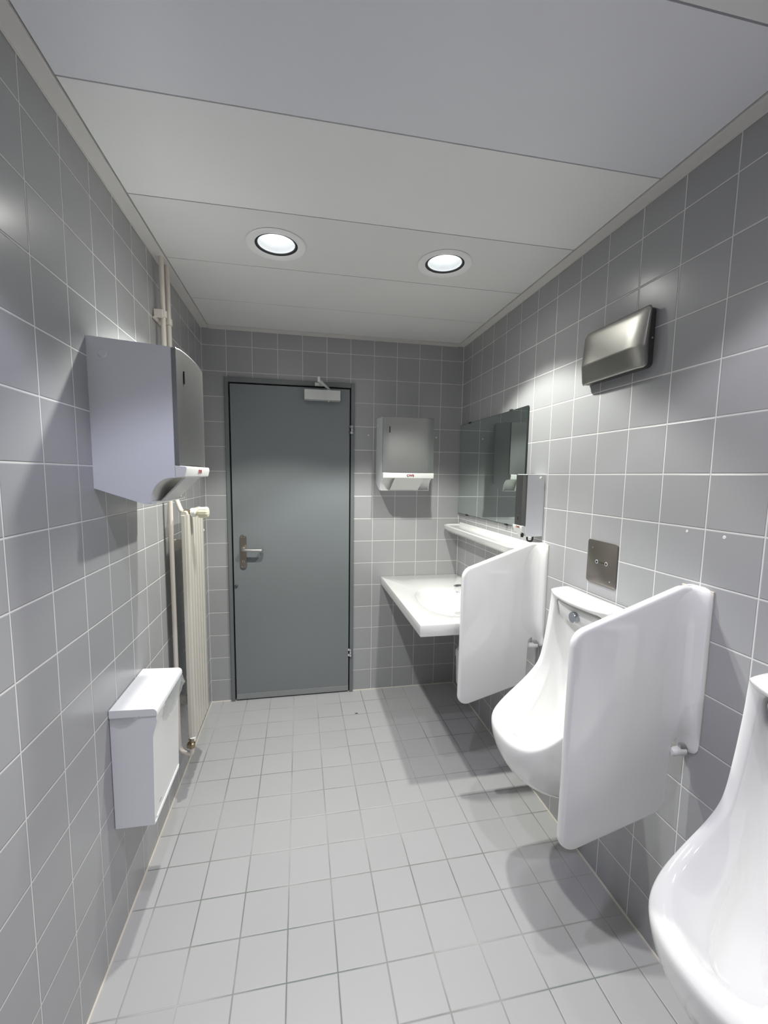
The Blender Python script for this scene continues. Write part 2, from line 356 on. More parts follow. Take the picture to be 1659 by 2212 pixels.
a.box((.668, -.034, 2.030), (.728, -.0165, 2.050)); a.build('closer_link', M_SILVER, cl, bevel=.0008)
# ------------------------------------------------------------------ recessed lamps
def lamp():
    t = thing('ceiling_light', (0, 0, 0), '', 'light', 'recessed round lamps in the ceiling')
    MB().lathe([(.0795, .003), (.0800, -.0030), (.084, -.0045), (.096, -.0075), (.1085, -.0070), (.1125, -.003), (.110, .0), (.0795, .004)], n=64).build('trim_ring', M_RING, t)
    MB().lathe([(.0795, -.002), (.072, -.001), (.069, .003), (.069, .012), (.0795, .012)], n=64).build('gasket', M_DARKRUBBER, t)
    MB().lathe([(.0692, .002), (.067, .010), (.060, .035), (.052, .055), (.044, .068), (.039, .073), (.039, .078), (.0935, .09), (.0935, .002)], n=64).build('reflector', M_REFL, t)
    b = MB().lathe([(.0392, .0725), (.034, .066), (.022, .061), (.0001, .059)], n=48); return t, b
def make_lamp(x, y, col, watts, label):
    t, b = lamp(); t.location = (x, y, H); t['label'] = label
    b.build('bulb', emit('lit lamp glass', col, 10.0), t)
    for nm, ang, bl, p in (('lamp_beam', SPOT_ANGLE, SPOT_BLEND, watts), ('lamp_spill', math.radians(168), 0.9, watts*WIDE)):
        ld = bpy.data.lights.new(nm, 'SPOT'); ld.energy = p; ld.color = col; ld.spot_size = ang; ld.spot_blend = bl; ld.shadow_soft_size = SPOT_RADIUS
        lo = bpy.data.objects.new(nm, ld); C.objects.link(lo); lo.parent = t; lo.location = (0, 0, 0.004)
    return t
lab = {(0, 0): 'round recessed lamp nearest the heating pipes', (0, 1): 'round recessed lamp nearest the mirror wall, in the same panel as its twin'}
for ri, (y, col, wt) in enumerate(LAMP_ROWS):
    for xi, x in enumerate(LAMP_X):
        if ri: l = 'round recessed lamp outside the frame, %s row, %s side' % (('middle', 'rear')[ri-1], ('radiator', 'urinal')[xi])
        else: l = lab[(0, xi)]
        make_lamp(x, y, col[xi], wt, l)
# ------------------------------------------------------------------ towel dispensers (local: out = -y, width = x, z from bottom)
def dispenser(label):
    t = thing('towel_dispenser', (0, 0, 0), label, 'dispenser', 'paper towel dispensers')
    hw = .16; zt = .461; D = .216
    # outline of the side cheek (depth, z)
    arc = [(.148 + .052*math.sin(q)*1.15 if False else .147+.060*(1-math.cos(q)), .010+.067*math.sin(q)) for q in [PI/2*k/8 for k in range(9)]]
    side = [(0, .044), (.128, .0)] + [(.147, .003)] + arc[1:] + [(D, .077), (D, zt-.016), (0, zt)]
    side = [(-d, z) for d, z in side]
    b = MB()
    # shell: two cheeks, top, back, front backing
    for x0, x1 in ((-hw, -hw+.012), (hw-.012, hw)): b.prism(side, 0, x0, x1)
    b.prism([(0, zt-.008), (0, zt), (-D, zt-.016), (-D, zt-.024)], 0, -hw+.011, hw-.011)
    b.box((-hw+.011, -.006, .05), (hw-.011, 0, zt-.004))
    b.box((-hw+.011, -.200, .112), (hw-.011, -.194, zt-.02))
    b.prism([(-.006, .046), (-.128, .004), (-.147, .006), (-.147, .010), (-.128, .010), (-.006, .052)], 0, -hw+.011, hw-.011)
    b.build('housing', M_PLAS, t)
    c = MB(); n = 14
    def outl(z, inset=0):
        pts = [(-hw+inset, -D+.001)]
        for k in range(n+1):
            x = -hw+inset + (2*hw-2*inset)*k/n; bow = .010*(1-(x/hw)**2); e = min(k, n-k)/n
            rr = .006*max(0, 1-e*10)**2
            pts.append((x, -D-.018-bow+rr+inset))
        pts.append((hw-inset, -D+.001)); return [(x, y, z) for x, y in pts]
    c.loft([outl(.1135), outl(zt-.019), outl(zt-.016, .002)], True, True)
    c.build('front_cover', M_COVER, t, smooth=25)
    s = MB().box((-hw+.036, -D-.0245, zt-.110), (-hw+.042, -D-.020, zt-.074)); s.build('level_window', M_BLACK, t)
    lip = MB()
    lp = [(-D+.004, .113), (-D-.030, .111), (-D-.031, .100), (-D-.026, .079), (-D+.004, .076)]
    lip.prism(lp, 0, -hw, hw); lipo = lip.build('lower_lip', M_PLASW, t, bevel=.003)
    th = MB(); A = [(-(d+.001), z) for d, z in arc] + [(-(D+.002), .0775)]
    th.loft([[(sx, y, z) for y, z in A] + [(sx, y+.003, z+.003) for y, z in A[::-1]] for sx in (-hw+.0125, hw-.0125)], True, True)
    th.build('throat', M_PLASW, t, smooth=50)
    ch = MB().loft([[(-.100, -.150, 0), (.082, -.150, 0), (.082, -.156, .002), (-.100, -.156, .002)],
                    [(-.082, -D-.004, .080), (.100, -D-.004, .080), (.100, -D-.012, .080), (-.082, -D-.012, .080)]], True, True)
    ch.box((-hw+.006, -.160, 0), (hw-.006, -.128, .006))
    ch.build('paper_chute', M_PLASW, t, smooth=20)
    lk = MB().lathe([(.0001, -.0035), (.009, -.0035), (.0095, -.002), (.0105, -.002), (.0115, 0)], (-hw, -.040, zt-.046), 'x', 28, True)
    lk.build('lock', M_PLAS, t)
    lettering('logo_lettering', 'CWS', .0165, M_RED, lipo, (.010, -D-.0315, .0955), (math.radians(90), 0, 0), sx=1.25, bold=.0006)
    return t
d1 = dispenser('grey steel fronted paper towel dispenser on the far wall between door and mirror')
d1.location = (1.226, 0, 1.387)
d2 = copy_tree(d1); d2['label'] = 'large paper towel dispenser seen side-on, on the left wall above the waste bin'
d2.location = (0, -1.270, 1.387); d2.rotation_euler = (0, 0, PI/2)
# ------------------------------------------------------------------ mirror, shelf, soap
mi = thing('wall_mirror', (W, -.44, 1.235), 'greenish rectangular mirror on the right wall above the white shelf', 'mirror'); O = (W, -.44, 1.235)
MB(O).box((W-.0095, -.868, 1.233), (W-.004, -.006, 1.822)).build('mirror_glass', M_MEDGE, mi)
MB(O).box((W-.0102, -.8665, 1.2345), (W-.0096, -.0075, 1.8205)).build('mirror_face', M_MIRROR, mi, smooth=0)
for y, z in ((-.16, 1.822), (-.70, 1.822), (-.16, 1.230), (-.70, 1.230)):
    MB(O).box((W-.014, y-.010, z-.004), (W, y+.010, z+.006)).build('mirror_clip', M_DARKRUBBER, mi, bevel=.001)
O = (W, -.49, 1.13)
sh = thing('wall_shelf', O, 'white ceramic shelf under the mirror', 'shelf')
def shelf_loop(x1, y0, y1, r, z, x0=W-.001):
    o = rounded([(x0, y0, 0), (x1, y0, r), (x1, y1, r), (x0, y1, 0)], 7); return [(x, y, z) for x, y in o]
s = MB(O); Y0, Y1 = -.985, -.012
s.loft([shelf_loop(W-.060, Y0+.05, Y1-.03, .03, 1.100), shelf_loop(W-.095, Y0+.028, Y1-.016, .045, 1.108), shelf_loop(W-.117, Y0+.008, Y1-.003, .05, 1.130), shelf_loop(W-.124, Y0, Y1, .05, 1.152),
        shelf_loop(W-.121, Y0+.003, Y1-.003, .05, 1.157), shelf_loop(W-.115, Y0+.010, Y1-.010, .046, 1.157), shelf_loop(W-.110, Y0+.015, Y1-.015, .042, 1.151)], True, True)
s.prism([(W-.012, 1.150), (W-.008, 1.170), (W-.001, 1.172), (W-.001, 1.150)], 1, Y0+.03, Y1-.03)
s.build('shelf_board', M_CER, sh, bevel=.001, smooth=50)
O = (W, -.987, 1.21)
so = thing('soap_dispenser', O, 'narrow grey soap dispenser on the wall beside the mirror', 'dispenser')
ya, yb = -1.030, -.944
s = MB(O); s.prism([(W, 1.215), (W-.076, 1.212), (W-.083, 1.226), (W-.088, 1.262), (W-.088, 1.494), (W, 1.494)], 1, ya, yb)
s.build('housing', M_PLAS, so, bevel=.0015)
s = MB(O); prof = rounded([(W-.086, ya, 0), (W-.093, ya, .001), (W-.101, ya+.014, .003), (W-.101, yb-.014, .003), (W-.093, yb, .001), (W-.086, yb, 0)], 3)
s.prism(prof, 2, 1.263, 1.491); s.build('front_cover', M_COVERD, so)
MB(O).box((W-.1018, -.987, 1.285), (W-.1005, -.982, 1.300)).build('level_window', M_BLACK, so)
s = MB(O); s.prism([(W-.083, 1.262), (W-.104, 1.262), (W-.103, 1.244), (W-.095, 1.232), (W-.083, 1.226)], 1, ya+.002, yb-.002); lipo = s.build('lower_lip', M_PLASW, so, bevel=.002)
lettering('logo_lettering', 'CWS', .012, M_RED, lipo, (-.1046, -.006, .0445), (math.radians(90), 0, math.radians(-90)), sx=1.2, bold=.0004)
s = MB(O); s.loft([[(W-.098, ya+.02, 1.234), (W-.098, yb-.02, 1.234), (W-.094, yb-.02, 1.234), (W-.094, ya+.02, 1.234)], [(W-.082, ya+.024, 1.205), (W-.082, yb-.024, 1.205), (W-.078, yb-.024, 1.205), (W-.078, ya+.024, 1.205)]], True, True); s.build('push_lever', M_PLASW, so, bevel=.001)
s = MB(O); s.lathe([(.0001, 0), (.006, 0), (.008, .022), (.0001, .022)], (W-.086, -1.004, 1.208), n=16); s.build('nozzle', M_BLACK, so)
s = MB(O); s.tube(arc_path([(W-.064, -1.010, 1.215), (W-.064, -1.010, 1.190), (W-.036, -1.010, 1.190), (W-.036, -1.010, 1.215)], .013, 6), .004, 10); s.build('hose_loop', M_BLACK, so)
s = MB(O); s.lathe([(.0001, -.003), (.006, -.003), (.007, -.001), (.0095, -.001), (.010, 0)], (W-.020, ya, 1.475), 'y', 24, True); lk = s.build('lock', M_PLASW, so)
# ------------------------------------------------------------------ steel housing and sensor plate
O = (W, -1.435, 1.82)
st = thing('steel_wall_housing', O, 'brushed stainless steel housing with bulging front, high on the right wall', 'housing')
def rr(u, y0, y1, z0, z1, r, seg=5): return [(W-u, a, b) for a, b in rounded([(y0, z0, r), (y1, z0, r), (y1, z1, r), (y0, z1, r)], seg)]
s = MB(O); s.loft([rr(0, -1.580, -1.285, 1.826, 2.008, .015), rr(.024, -1.583, -1.285, 1.826, 2.008, .015)], True, True); s.build('back_box', M_STEELD, st)
s = MB(O)
# face: grid over y,z with bulge
ny, nz = 60, 40
def fu(a, b):
    pr = .032+.022*((1-b)/1.30)**.8 if b > -.30 else .054-.014*((-.30-b)/.70)
    en = max(0, 1-max(0, (abs(a)-.50)/.50)**2.6)**.5
    tb = max(0, 1-max(0, (b-.75)/.25)**2)**.5*max(0, 1-max(0, (-b-.90)/.10)**2*.6)**.5
    return .022 + (pr-.022)*(.18+.82*en)*(.35+.65*tb)
loops = []
for j in range(nz+1):
    b = -1+2*j/nz; row = []
    for i in range(ny+1):
        a = -1+2*i/ny
        # pull the corners in so the outline is rounded
        ca = a; cb = b
        k = max(0, abs(a)-.9)/.1; l = max(0, abs(b)-.84)/.16
        if k > 0 and l > 0:
            q = math.hypot(k, l); mx = max(k, l); ca = math.copysign(.9+.1*k*mx/q, a); cb = math.copysign(.84+.16*l*mx/q, b)
        row.append((W-fu(a, b), -1.4365+.153*ca, 1.917+.0935*cb))
    loops.append(row)
s.loft(loops, closed=False)
so_ = s.build('front_cover', M_STEEL, st, smooth=50); so_.modifiers.new('solid', 'SOLIDIFY').thickness = .002
MB(O).lathe([(.0001, -.002), (.003, -.002), (.0035, 0)], (W-.012, -1.5835, 1.912), 'y', 12, True).build('screw', M_CHROME, st)
O = (W, -1.42, 1.095)
sp = thing('sensor_plate', O, 'small square brushed steel sensor plate on the tiles above the urinal', 'plate')
s = MB(O); s.loft([rr(0, -1.497, -1.345, 1.092, 1.250, .010), rr(.003, -1.498, -1.344, 1.091, 1.251, .010), rr(.0045, -1.496, -1.346, 1.093, 1.249, .010)], True, True); s.build('plate', M_STEELB, sp)
def at_plate(px, py): return None
for nm, y, z, r in (('sensor_eye', -1.3985, 1.173, .0055), ('sensor_eye', -1.4475, 1.173, .0055)):
    e = MB(O).lathe([(.0048, -.0008), (.0072, -.0008), (.0075, 0)], (W-.0045, y, z), 'x', 20).build('sensor_ring', M_CHROME, sp)
    MB(O).lathe([(.0001, -.0004), (.005, -.0004), (.005, .0001)], (W-.0046, y, z), 'x', 20).build(nm, M_BLACK, e)
for y, z in ((-1.372, 1.221), (-1.470, 1.113)): MB(O).lathe([(.0001, -.0008), (.0028, -.0008), (.003, 0)], (W-.0046, y, z), 'x', 12, True).build('screw', M_CHROME, sp)
MB(O).box((W-.0050, -1.4115, 1.1705), (W-.0045, -1.4075, 1.1755)).build('logo_mark', M_PRINT, sp)
lettering('logo_lettering', 'GEBERIT', .0065, M_PRINT, sp, (-.0049, -.0075, .078), (math.radians(90), 0, math.radians(-90)))
# ------------------------------------------------------------------ washbasin
O = (1.38, -.48, .80); ZT = .800; ZB = .740
ba = thing('washbasin', O, 'wide white washbasin with flat deck in the far right corner', 'sink')
bx0, bx1, by0, by1 = 1.108, W-.001, -.960, -.004
cxb, cyb = 1.385, -.600
N = 72
def rect_loop(x0, x1, y0, y1, z, r=.006):
    out = []
    for k in range(N):
        a = 2*PI*(k+.5)/N; dx, dy = math.cos(a), math.sin(a)
        t = min(((x1 if dx > 0 else x0)-cxb)/dx, ((y1 if dy > 0 else y0)-cyb)/dy); out.append([cxb+dx*t, cyb+dy*t, z])
    # snap nearest points to the corners
    for cx_, cy_ in ((x0, y0), (x0, y1), (x1, y0), (x1, y1)):
        i = min(range(N), key=lambda q: (out[q][0]-cx_)**2+(out[q][1]-cy_)**2); out[i][0] = cx_; out[i][1] = cy_
    return [tuple(p) for p in out]
def bowl_loop(rx, ry, z, ox=0, n=2.5):
    out = []
    for k in range(N):
        a = 2*PI*(k+.5)/N; c, s_ = math.cos(a), math.sin(a); q = (abs(c/rx)**n+abs(s_/ry)**n)**(-1/n)
        out.append((cxb+ox+c*q, cyb+s_*q, z))
    return out
s = MB(O)
s.loft([bowl_loop(.02, .02, .700, .04), bowl_loop(.10, .15, .690, .03), bowl_loop(.150, .225, .708, .02), bowl_loop(.175, .262, .735, .01), bowl_loop(.19, .28, ZB, .005),
        rect_loop(bx0+.012, bx1, by0+.012, by1-.004, ZB-.001), rect_loop(bx0+.003, bx1, by0+.003, by1, ZB+.004), rect_loop(bx0, bx1, by0, by1, ZB+.012),
        rect_loop(bx0, bx1, by0, by1, ZT-.005), rect_loop(bx0+.0015, bx1, by0+.0015, by1, ZT-.001), rect_loop(bx0+.005, bx1, by0+.005, by1-.002, ZT),
        bowl_loop(.186, .272, ZT), bowl_loop(.181, .266, ZT-.002), bowl_loop(.175, .258, ZT-.010), bowl_loop(.163, .240, ZT-.040, .004), bowl_loop(.135, .20, ZT-.075, .012),
        bowl_loop(.085, .13, ZT-.090, .025), bowl_loop(.022, .022, ZT-.095, .04)], True, True)
s.build('basin', M_CER, ba, smooth=40)
MB(O).lathe([(.0001, .003), (.018, .003), (.022, 0)], (cxb+.04, cyb, ZT-.0945), n=24, cap0=True).build('drain_ring', M_CHROME, ba)
O = (1.59, -.60, ZT)
fa = thing('faucet', O, 'chrome lever faucet on the washbasin deck', 'faucet')
s = MB(O).lathe([(.026, 0), (.026, .006), (.021, .010), (.021, .100), (.017, .108), (.0001, .110)], (1.59, -.60, ZT), n=28, cap0=True); s.build('body', M_CHROME, fa)
s = MB(O); s.loft([[(1.585, -.618, .832), (1.585, -.582, .832), (1.585, -.582, .872), (1.585, -.618, .872)], [(1.43, -.619, .850), (1.43, -.581, .850), (1.43, -.581, .884), (1.43, -.619, .884)],
                   [(1.405, -.616, .855), (1.405, -.584, .855), (1.405, -.584, .881), (1.405, -.616, .881)]], True, True); s.build('spout', M_CHROME, fa, bevel=.004, seg=3)
MB(O).lathe([(.0001, -.010), (.012, -.010), (.012, 0)], (1.426, -.60, .852), n=16).build('aerator', M_CHROME, fa)
s = MB(O); s.loft([[(1.60, -.609, .905), (1.60, -.591, .905), (1.60, -.591, .913), (1.60, -.609, .913)], [(1.455, -.609, .932), (1.455, -.591, .932), (1.455, -.591, .938), (1.455, -.609, .938)]], True, True); s.build('lever', M_CHROME, fa, bevel=.002)
O = (1.468, -.60, .40)
tr = thing('bottle_trap', O, 'white plastic bottle trap hanging under the washbasin', 'drain trap')
M_TRAP = mat('white trap plastic', (.72, .72, .71), .35)
c = (1.468, -.60, 0)
MB(O).lathe([(.020, .50), (.020, .645), (.024, .645), (.024, .672), (.030, .676), (.030, .689)], c, n=24, cap0=True, cap1=True).build('inlet_pipe', M_TRAP, tr)
MB(O).lathe([(.0001, .300), (.024, .304), (.031, .318), (.036, .475), (.040, .478), (.040, .505), (.034, .514), (.016, .514)], c, n=32).build('trap_cup', M_TRAP, tr)
MB(O).tube([(1.49, -.60, .488), (W-.002, -.60, .488)], .015, 16).build('outlet_pipe', M_TRAP, tr)
# ------------------------------------------------------------------ urinals (local: u = depth from the wall -> -x world, v -> y)
ZU = 0.28
def cr(keys, n=3):
    """Catmull-Rom through the half keys, n points per span"""
    P = [Vector(k) for k in keys]; ext = [Vector((-P[1].x, P[1].y, P[1].z))]+P+[Vector((-P[-2].x, P[-2].y, P[-2].z))]; out = []
    for i in range(1, len(ext)-2):
        for k in range(n):
            t = k/n; p0, p1, p2, p3 = ext[i-1:i+3]
            out.append(0.5*((2*p1)+(p2-p0)*t+(2*p0-5*p1+4*p2-p3)*t*t+(3*p1-p0-3*p2+p3)*t**3))
    out.append(P[-1].copy()); return out
def full(half): return half + [Vector((-p.x, p.y, p.z)) for p in half[-2:0:-1]]
def urinal(label):
    t = thing('urinal', (0, 0, 0), label, 'urinal', 'white wall urinals')
    rim = cr([(0, 1.036, .128), (.10, 1.036, .118), (.149, 1.036, .100), (.160, 1.026, .091), (.160, .95, .097), (.161, .83, .112), (.162, .745, .130), (.165, .69, .168), (.168, .64, .218), (.160, .590, .285), (.130, .560, .340), (.072, .549, .371), (0, .547, .380)])
    wal = cr([(0, 1.052, 0), (.105, 1.052, 0), (.152, 1.048, 0), (.170, 1.032, 0), (.171, .95, 0), (.171, .83, 0), (.171, .74, 0), (.171, .66, 0), (.168, .58, 0), (.158, .48, 0), (.125, .36, 0), (.068, .29, 0), (0, .268, 0)])
    inn = cr([(0, 1.021, .124), (.092, 1.021, .114), (.126, 1.017, .098), (.134, 1.000, .089), (.135, .94, .093), (.136, .83, .107), (.137, .75, .123), (.139, .70, .153), (.139, .652, .196), (.130, .608, .252), (.102, .580, .303), (.055, .569, .333), (0, .567, .342)])
    in2 = cr([(0, 1.017, .112), (.090, 1.017, .104), (.122, 1.013, .090), (.131, .995, .080), (.131, .93, .073), (.132, .83, .082), (.130, .75, .095), (.116, .68, .120), (.099, .618, .160), (.083, .568, .210), (.060, .536, .254), (.032, .523, .281), (0, .520, .291)])
    in3 = cr([(0, 1.010, .060), (.086, 1.010, .058), (.116, 1.004, .054), (.126, .985, .050), (.124, .92, .048), (.124, .82, .048), (.122, .74, .056), (.120, .66, .075), (.112, .59, .105), (.100, .520, .150), (.076, .475, .195), (.042, .450, .228), (0, .443, .242)])
    in4 = cr([(0, .960, .035), (.055, .960, .035), (.080, .955, .034), (.092, .945, .033), (.096, .89, .032), (.096, .80, .032), (.094, .70, .034), (.090, .60, .042), (.086, .53, .056), (.076, .47, .082), (.058, .435, .115), (.030, .418, .140), (0, .414, .148)])
    in5 = cr([(0, .86, .030)]+[(a*.5, b*.55+.62*.45, .030+(c-.03)*.45) for a, b, c in [(.055, .960, .035), (.080, .955, .034), (.092, .945, .033), (.096, .89, .032), (.096, .80, .032), (.094, .70, .034), (.090, .60, .042), (.086, .53, .056), (.076, .47, .082), (.058, .435, .115), (.030, .418, .140)]]+[(0, .50, .085)])
    L = [full(wal)]
    for th in (75, 60, 45, 30, 17, 7):
        a = math.radians(th); half = []
        for w_, r in zip(wal, rim):
            c_, s_ = math.cos(a), math.sin(a)
            half.append(Vector((r.x+(w_.x-r.x)*(1-c_), r.y+(w_.y-r.y)*s_, r.z*c_)))
        L.append(full(half))
    def mixl(A, B, k, lift): return full([Vector((a.x*(1-k)+b.x*k, a.y*(1-k)+b.y*k, a.z*(1-k)+b.z*k)) + lift for a, b in zip(A, B)])
    L.append(full(rim))
    out_n = []
    for k, l in ((.12, .006), (.35, .010), (.65, .009), (.88, .004)):
        half = []
        for i, (a, b) in enumerate(zip(rim, inn)):
            p = a*(1-k)+b*k
            # the rim swells outwards: forwards (u) on the upright part, upwards on the bowl lip
            g = min(1, max(0, (i-18)/8)); half.append(p+Vector((0, l*g*.8, l*(1-g)*.35)))
        L.append(full(half))
    G = lambda i, k: k*min(1, max(0, (i-17)/6))
    L += [full(inn), full(in2), full([a+Vector((0, -G(i, .004), 0)) for i, a in enumerate(in2)])]
    L.append(full([a*.80+b*.20+Vector((0, -G(i, .040), 0)) for i, (a, b) in enumerate(zip(in2, in3))]))
    L += [full(in3), full(in4), full(in5)]
    conv = lambda p: (-p.z, p.x, p.y-ZU)
    s = MB(); s.loft([[conv(p) for p in l] for l in L], True, True)
    s.build('urinal_bowl', M_CER, t, sub=1, smooth=70)
    # flush head with its button, between two grooves
    hb = MB(); n = 16
    def hl(z, u, hw_): return [(-(u-.012*(abs(-1+2*k/n)**2)), hw_*(-1+2*k/n), z-ZU) for k in range(n+1)]
    hb.loft([hl(.932, .020, .122), hl(.934, .076, .122), hl(.941, .085, .122), hl(.994, .097, .122), hl(1.001, .096, .120), hl(1.003, .03, .120)], closed=False)
    hb.build('flush_head', M_CER, t, smooth=50)
    bt = MB(); bt.lathe([(.0001, -.013), (.0185, -.013), (.020, -.011), (.020, .006)], (-.096, 0, .972-ZU), 'x', 28, True); bt.build('flush_button', mat('grey satin chrome button', (.42, .44, .48), .22, metal=1), t)
    return t
u1 = urinal('white wall urinal between the two ceramic privacy screens, below the steel sensor plate'); u1.location = (W, -1.42, ZU)
u2 = copy_tree(u1); u2['label'] = 'nearest white wall urinal, cut off by the bottom right edge of the photo'; u2.location = (W, -2.18, ZU)
# ------------------------------------------------------------------ privacy screens
ZS = .44
def screen(label):
    t = thing('privacy_screen', (0, 0, 0), label, 'screen', 'white ceramic urinal screens')
    o = rounded([(.004, 1.186, .012), (.060, 1.190, .05), (.385, 1.074, .055), (.388, .438, .042), (.056, .532, .05), (.052, .735, .014), (.030, .752, .014), (.010, .735, .008), (.004, .720, 0)], 8)
    # plate: rounded edge by stacked insets of the outline
    def inset(pts, d):
        n = len(pts); out = []
        for i in range(n):
            a = Vector(pts[i-1]); b = Vector(pts[i]); c = Vector(pts[(i+1) % n])
            e1 = (b-a); e2 = (c-b)
            if e1.length < 1e-7: e1 = e2
            if e2.length < 1e-7: e2 = e1
            n1 = Vector((e1.y, -e1.x)).normalized(); n2 = Vector((e2.y, -e2.x)).normalized(); m_ = (n1+n2)
            if m_.length < 1e-6: m_ = n1
            m_.normalize(); out.append(tuple(b + m_*d*sg/max(.6, m_.dot(n1))))
        return out
    ar = sum(o[i-1][0]*o[i][1]-o[i][0]*o[i-1][1] for i in range(len(o)))
    sg = -1 if ar > 0 else 1
    R = .0135; lay = []
    for k in range(9):
        a = -PI/2+PI*k/8; lay.append((R*math.sin(a), R*(1-math.cos(a))*.8))
    s = MB(); s.loft([[(-u, y, z-ZS) for u, z in inset(o, d)] for y, d in lay], True, True)
    # wall flange with concave fillets
    prof = [(0, .047), (.010, .047), (.017, .043), (.024, .035), (.034, .0275), (.050, .0205), (.070, .0162), (.095, .0138), (.12, .0122)]
    sec = [(u, h) for u, h in prof] + [(u, -h) for u, h in prof[::-1]]
    loops = []
    for z, k, uu in ((.706, .25, .16), (.709, .52, .21), (.716, .78, .25), (.730, .95, .28), (.752, 1, .34), (.768, 1, .52), (.79, 1, .80), (.83, 1, 1), (1.08, 1, 1), (1.12, 1, .9), (1.150, 1, .75), (1.168, .97, .62), (1.178, .86, .52), (1.184, .66, .45), (1.187, .4, .38)):
        loops.append([(-u*uu, h*k, z-ZS) for u, h in sec])
    s.loft(loops, True, True)
    s.build('screen_panel', M_CER, t, smooth=50)
    MB().box((-.004, -.0475, .752-ZS), (.0, .0475, 1.182-ZS)).build('silicone_joint', M_CAULK, t, bevel=.001)
    k = MB(); k.lathe([(.0001, -.030), (.009, -.0285), (.0125, -.022), (.0132, -.012), (.0132, .012)], (-.026, -.012, .712-ZS), 'x', 20, True); k.build('fixing_cap', M_PLASW, t)
    k = MB(); k.lathe([(.0001, -.010), (.0165, -.010), (.018, .002), (.018, .018)], (-.022, -.004, .724-ZS), 'x', 20, True); k.build('fixing_ring', M_SATIN, t)
    return t
s1 = screen('white ceramic privacy screen nearest the camera, between the two urinals'); s1.location = (W, -1.80, ZS)
s2 = copy_tree(s1); s2['label'] = 'white ceramic privacy screen beside the washbasin, the farther of the two'; s2.location = (W, -1.04, ZS)
# ------------------------------------------------------------------ waste bin with liner
O = (0, -1.285, .37); b0, b1 = -1.420, -1.150
bn = thing('waste_bin', O, 'white metal waste bin hung on the left wall under the towel dispenser', 'bin')
sidep = [(0.001, .372), (.115, .370), (.121, .646), (.121, .668), (.135, .714), (.131, .737), (.001, .742)]
s = MB(O)
s.prism(sidep, 1, b0, b0+.003); s.prism(sidep, 1, b1-.003, b1)
s.box((.0, b0+.003, .372), (.003, b1-.003, .742)); s.box((.003, b0+.003, .372), (.113, b1-.003, .375))
s.build('bin_body', M_BIN, bn, bevel=.001, seg=1)
s = MB(O); s.prism([(.1125, .378), (.1145, .378), (.1195, .650), (.131, .726), (.1295, .726), (.1178, .650)], 1, b0+.0028, b1-.0028); fr = s.build('front_panel', M_BINF, bn)
s = MB(O); s.prism([(.113, .385), (.1172, .385), (.1168, .381), (.113, .381)], 1, b0+.02, b1-.004); s.prism([(.113, .377), (.1168, .377), (.1164, .372), (.113, .372)], 1, b0+.004, b1-.004); s.build('bottom_ribs', M_BIN, fr)
MB(O).box((.1150, -1.372, .408), (.1157, -1.352, .4115)).build('maker_mark', mat('grey print', (.3, .3, .3), .5), fr)
lidp = rounded([(.001, .737, 0), (.137, .734, .004), (.135, .758, .020), (.001, .763, .003)], 8)
s = MB(O); s.prism(lidp, 1, b0-.004, b1+.010); s.build('lid', M_BIN, bn, bevel=.0015)
ln = MB(O); rnd = random.Random(3)
def sheet(mb, top, bot, n, m, amp):
    rows = []
    for j in range(m+1):
        row = []
        for i in range(n+1):
            a = Vector(top(i/n)); b = Vector(bot(i/n)); p = a.lerp(b, j/m)
            row.append(p)
        rows.append(row)
    for j in range(1, m+1):
        for i in range(n+1):
            rows[j][i] = rows[j][i] + Vector((amp*(rnd.random()-.2), amp*.4*(rnd.random()-.5), amp*.4*(rnd.random()-.5)))
    mb.loft(rows, closed=False)
def smst(x): x = max(0, min(1, x)); return x*x*(3-2*x)
sheet(ln, lambda t: (.125+.008*smst(t*2), b0-.001+(b1-b0+.004)*t, .742), lambda t: (.123+.022*smst((t-.2)*1.6), b0-.001+(b1-b0+.006)*t, .735-.030*smst(t*3)-.05*math.sin(PI*min(1, t*1.1))**2*(.6+.4*t)), 26, 5, .005)
sheet(ln, lambda t: (.004+.085*t, b0-.002, .742), lambda t: (.006+.08*t, b0-.006, .738-.026*math.sin(PI*min(1, .15+t*.85))), 12, 3, .003)
sheet(ln, lambda t: (.133-.06*t, b1+.002, .742), lambda t: (.143-.07*t, b1+.008, .700+.03*t), 8, 3, .003)
ln.build('bin_liner', M_FILM, bn, smooth=60)
# ------------------------------------------------------------------ heating
O = (.02, -.83, 0)
for nm, y, path, lbl in (
    ('heating_pipe', -.828, [(.030, -.828, 2.60), (.030, -.835, .235), (.088, -.852, .215), (.088, -.852, .262)], 'cream heating pipe nearer the camera, running down to the foot of the radiator'),
    ('heating_pipe', -.755, [(.030, -.755, 2.60), (.030, -.755, 1.375), (.062, -.79, 1.312), (.078, -.80, 1.308)], 'cream heating pipe nearer the far wall, bending to the radiator valve')):
    p = MB().tube(arc_path(path, .028, 7), .0098, 18).build(nm, M_PIPE); tag(p, lbl, 'pipe', 'cream heating pipes')
O = (0, -.79, 2.11)
cp = thing('pipe_clamp', O, 'cream double clamp holding the two heating pipes near the ceiling', 'clamp')
for y, z in ((-.828, 2.118), (-.755, 2.112)):
    s = MB(O).lathe([(.0102, 0), (.0145, 0), (.0145, .026), (.0102, .026)], (.030, y, z-.013), n=20); s.box((.002, y-.005, z-.010), (.022, y+.005, z+.010)); s.build('clamp_ring', M_PIPE, cp)
s = MB(O); s.box((.001, -.865, 2.088), (.012, -.735, 2.100)); s.box((.006, -.868, 2.096), (.040, -.852, 2.126)); s.build('clamp_foot', M_PIPE, cp, bevel=.003)
O = (.09, -.70, .28)
ra = thing('radiator', O, 'tall narrow cream radiator with vertical ribs standing off the left wall', 'radiator')
s = MB(O); ry0, ry1, rz0, rz1 = -.850, -.560, .288, 1.300
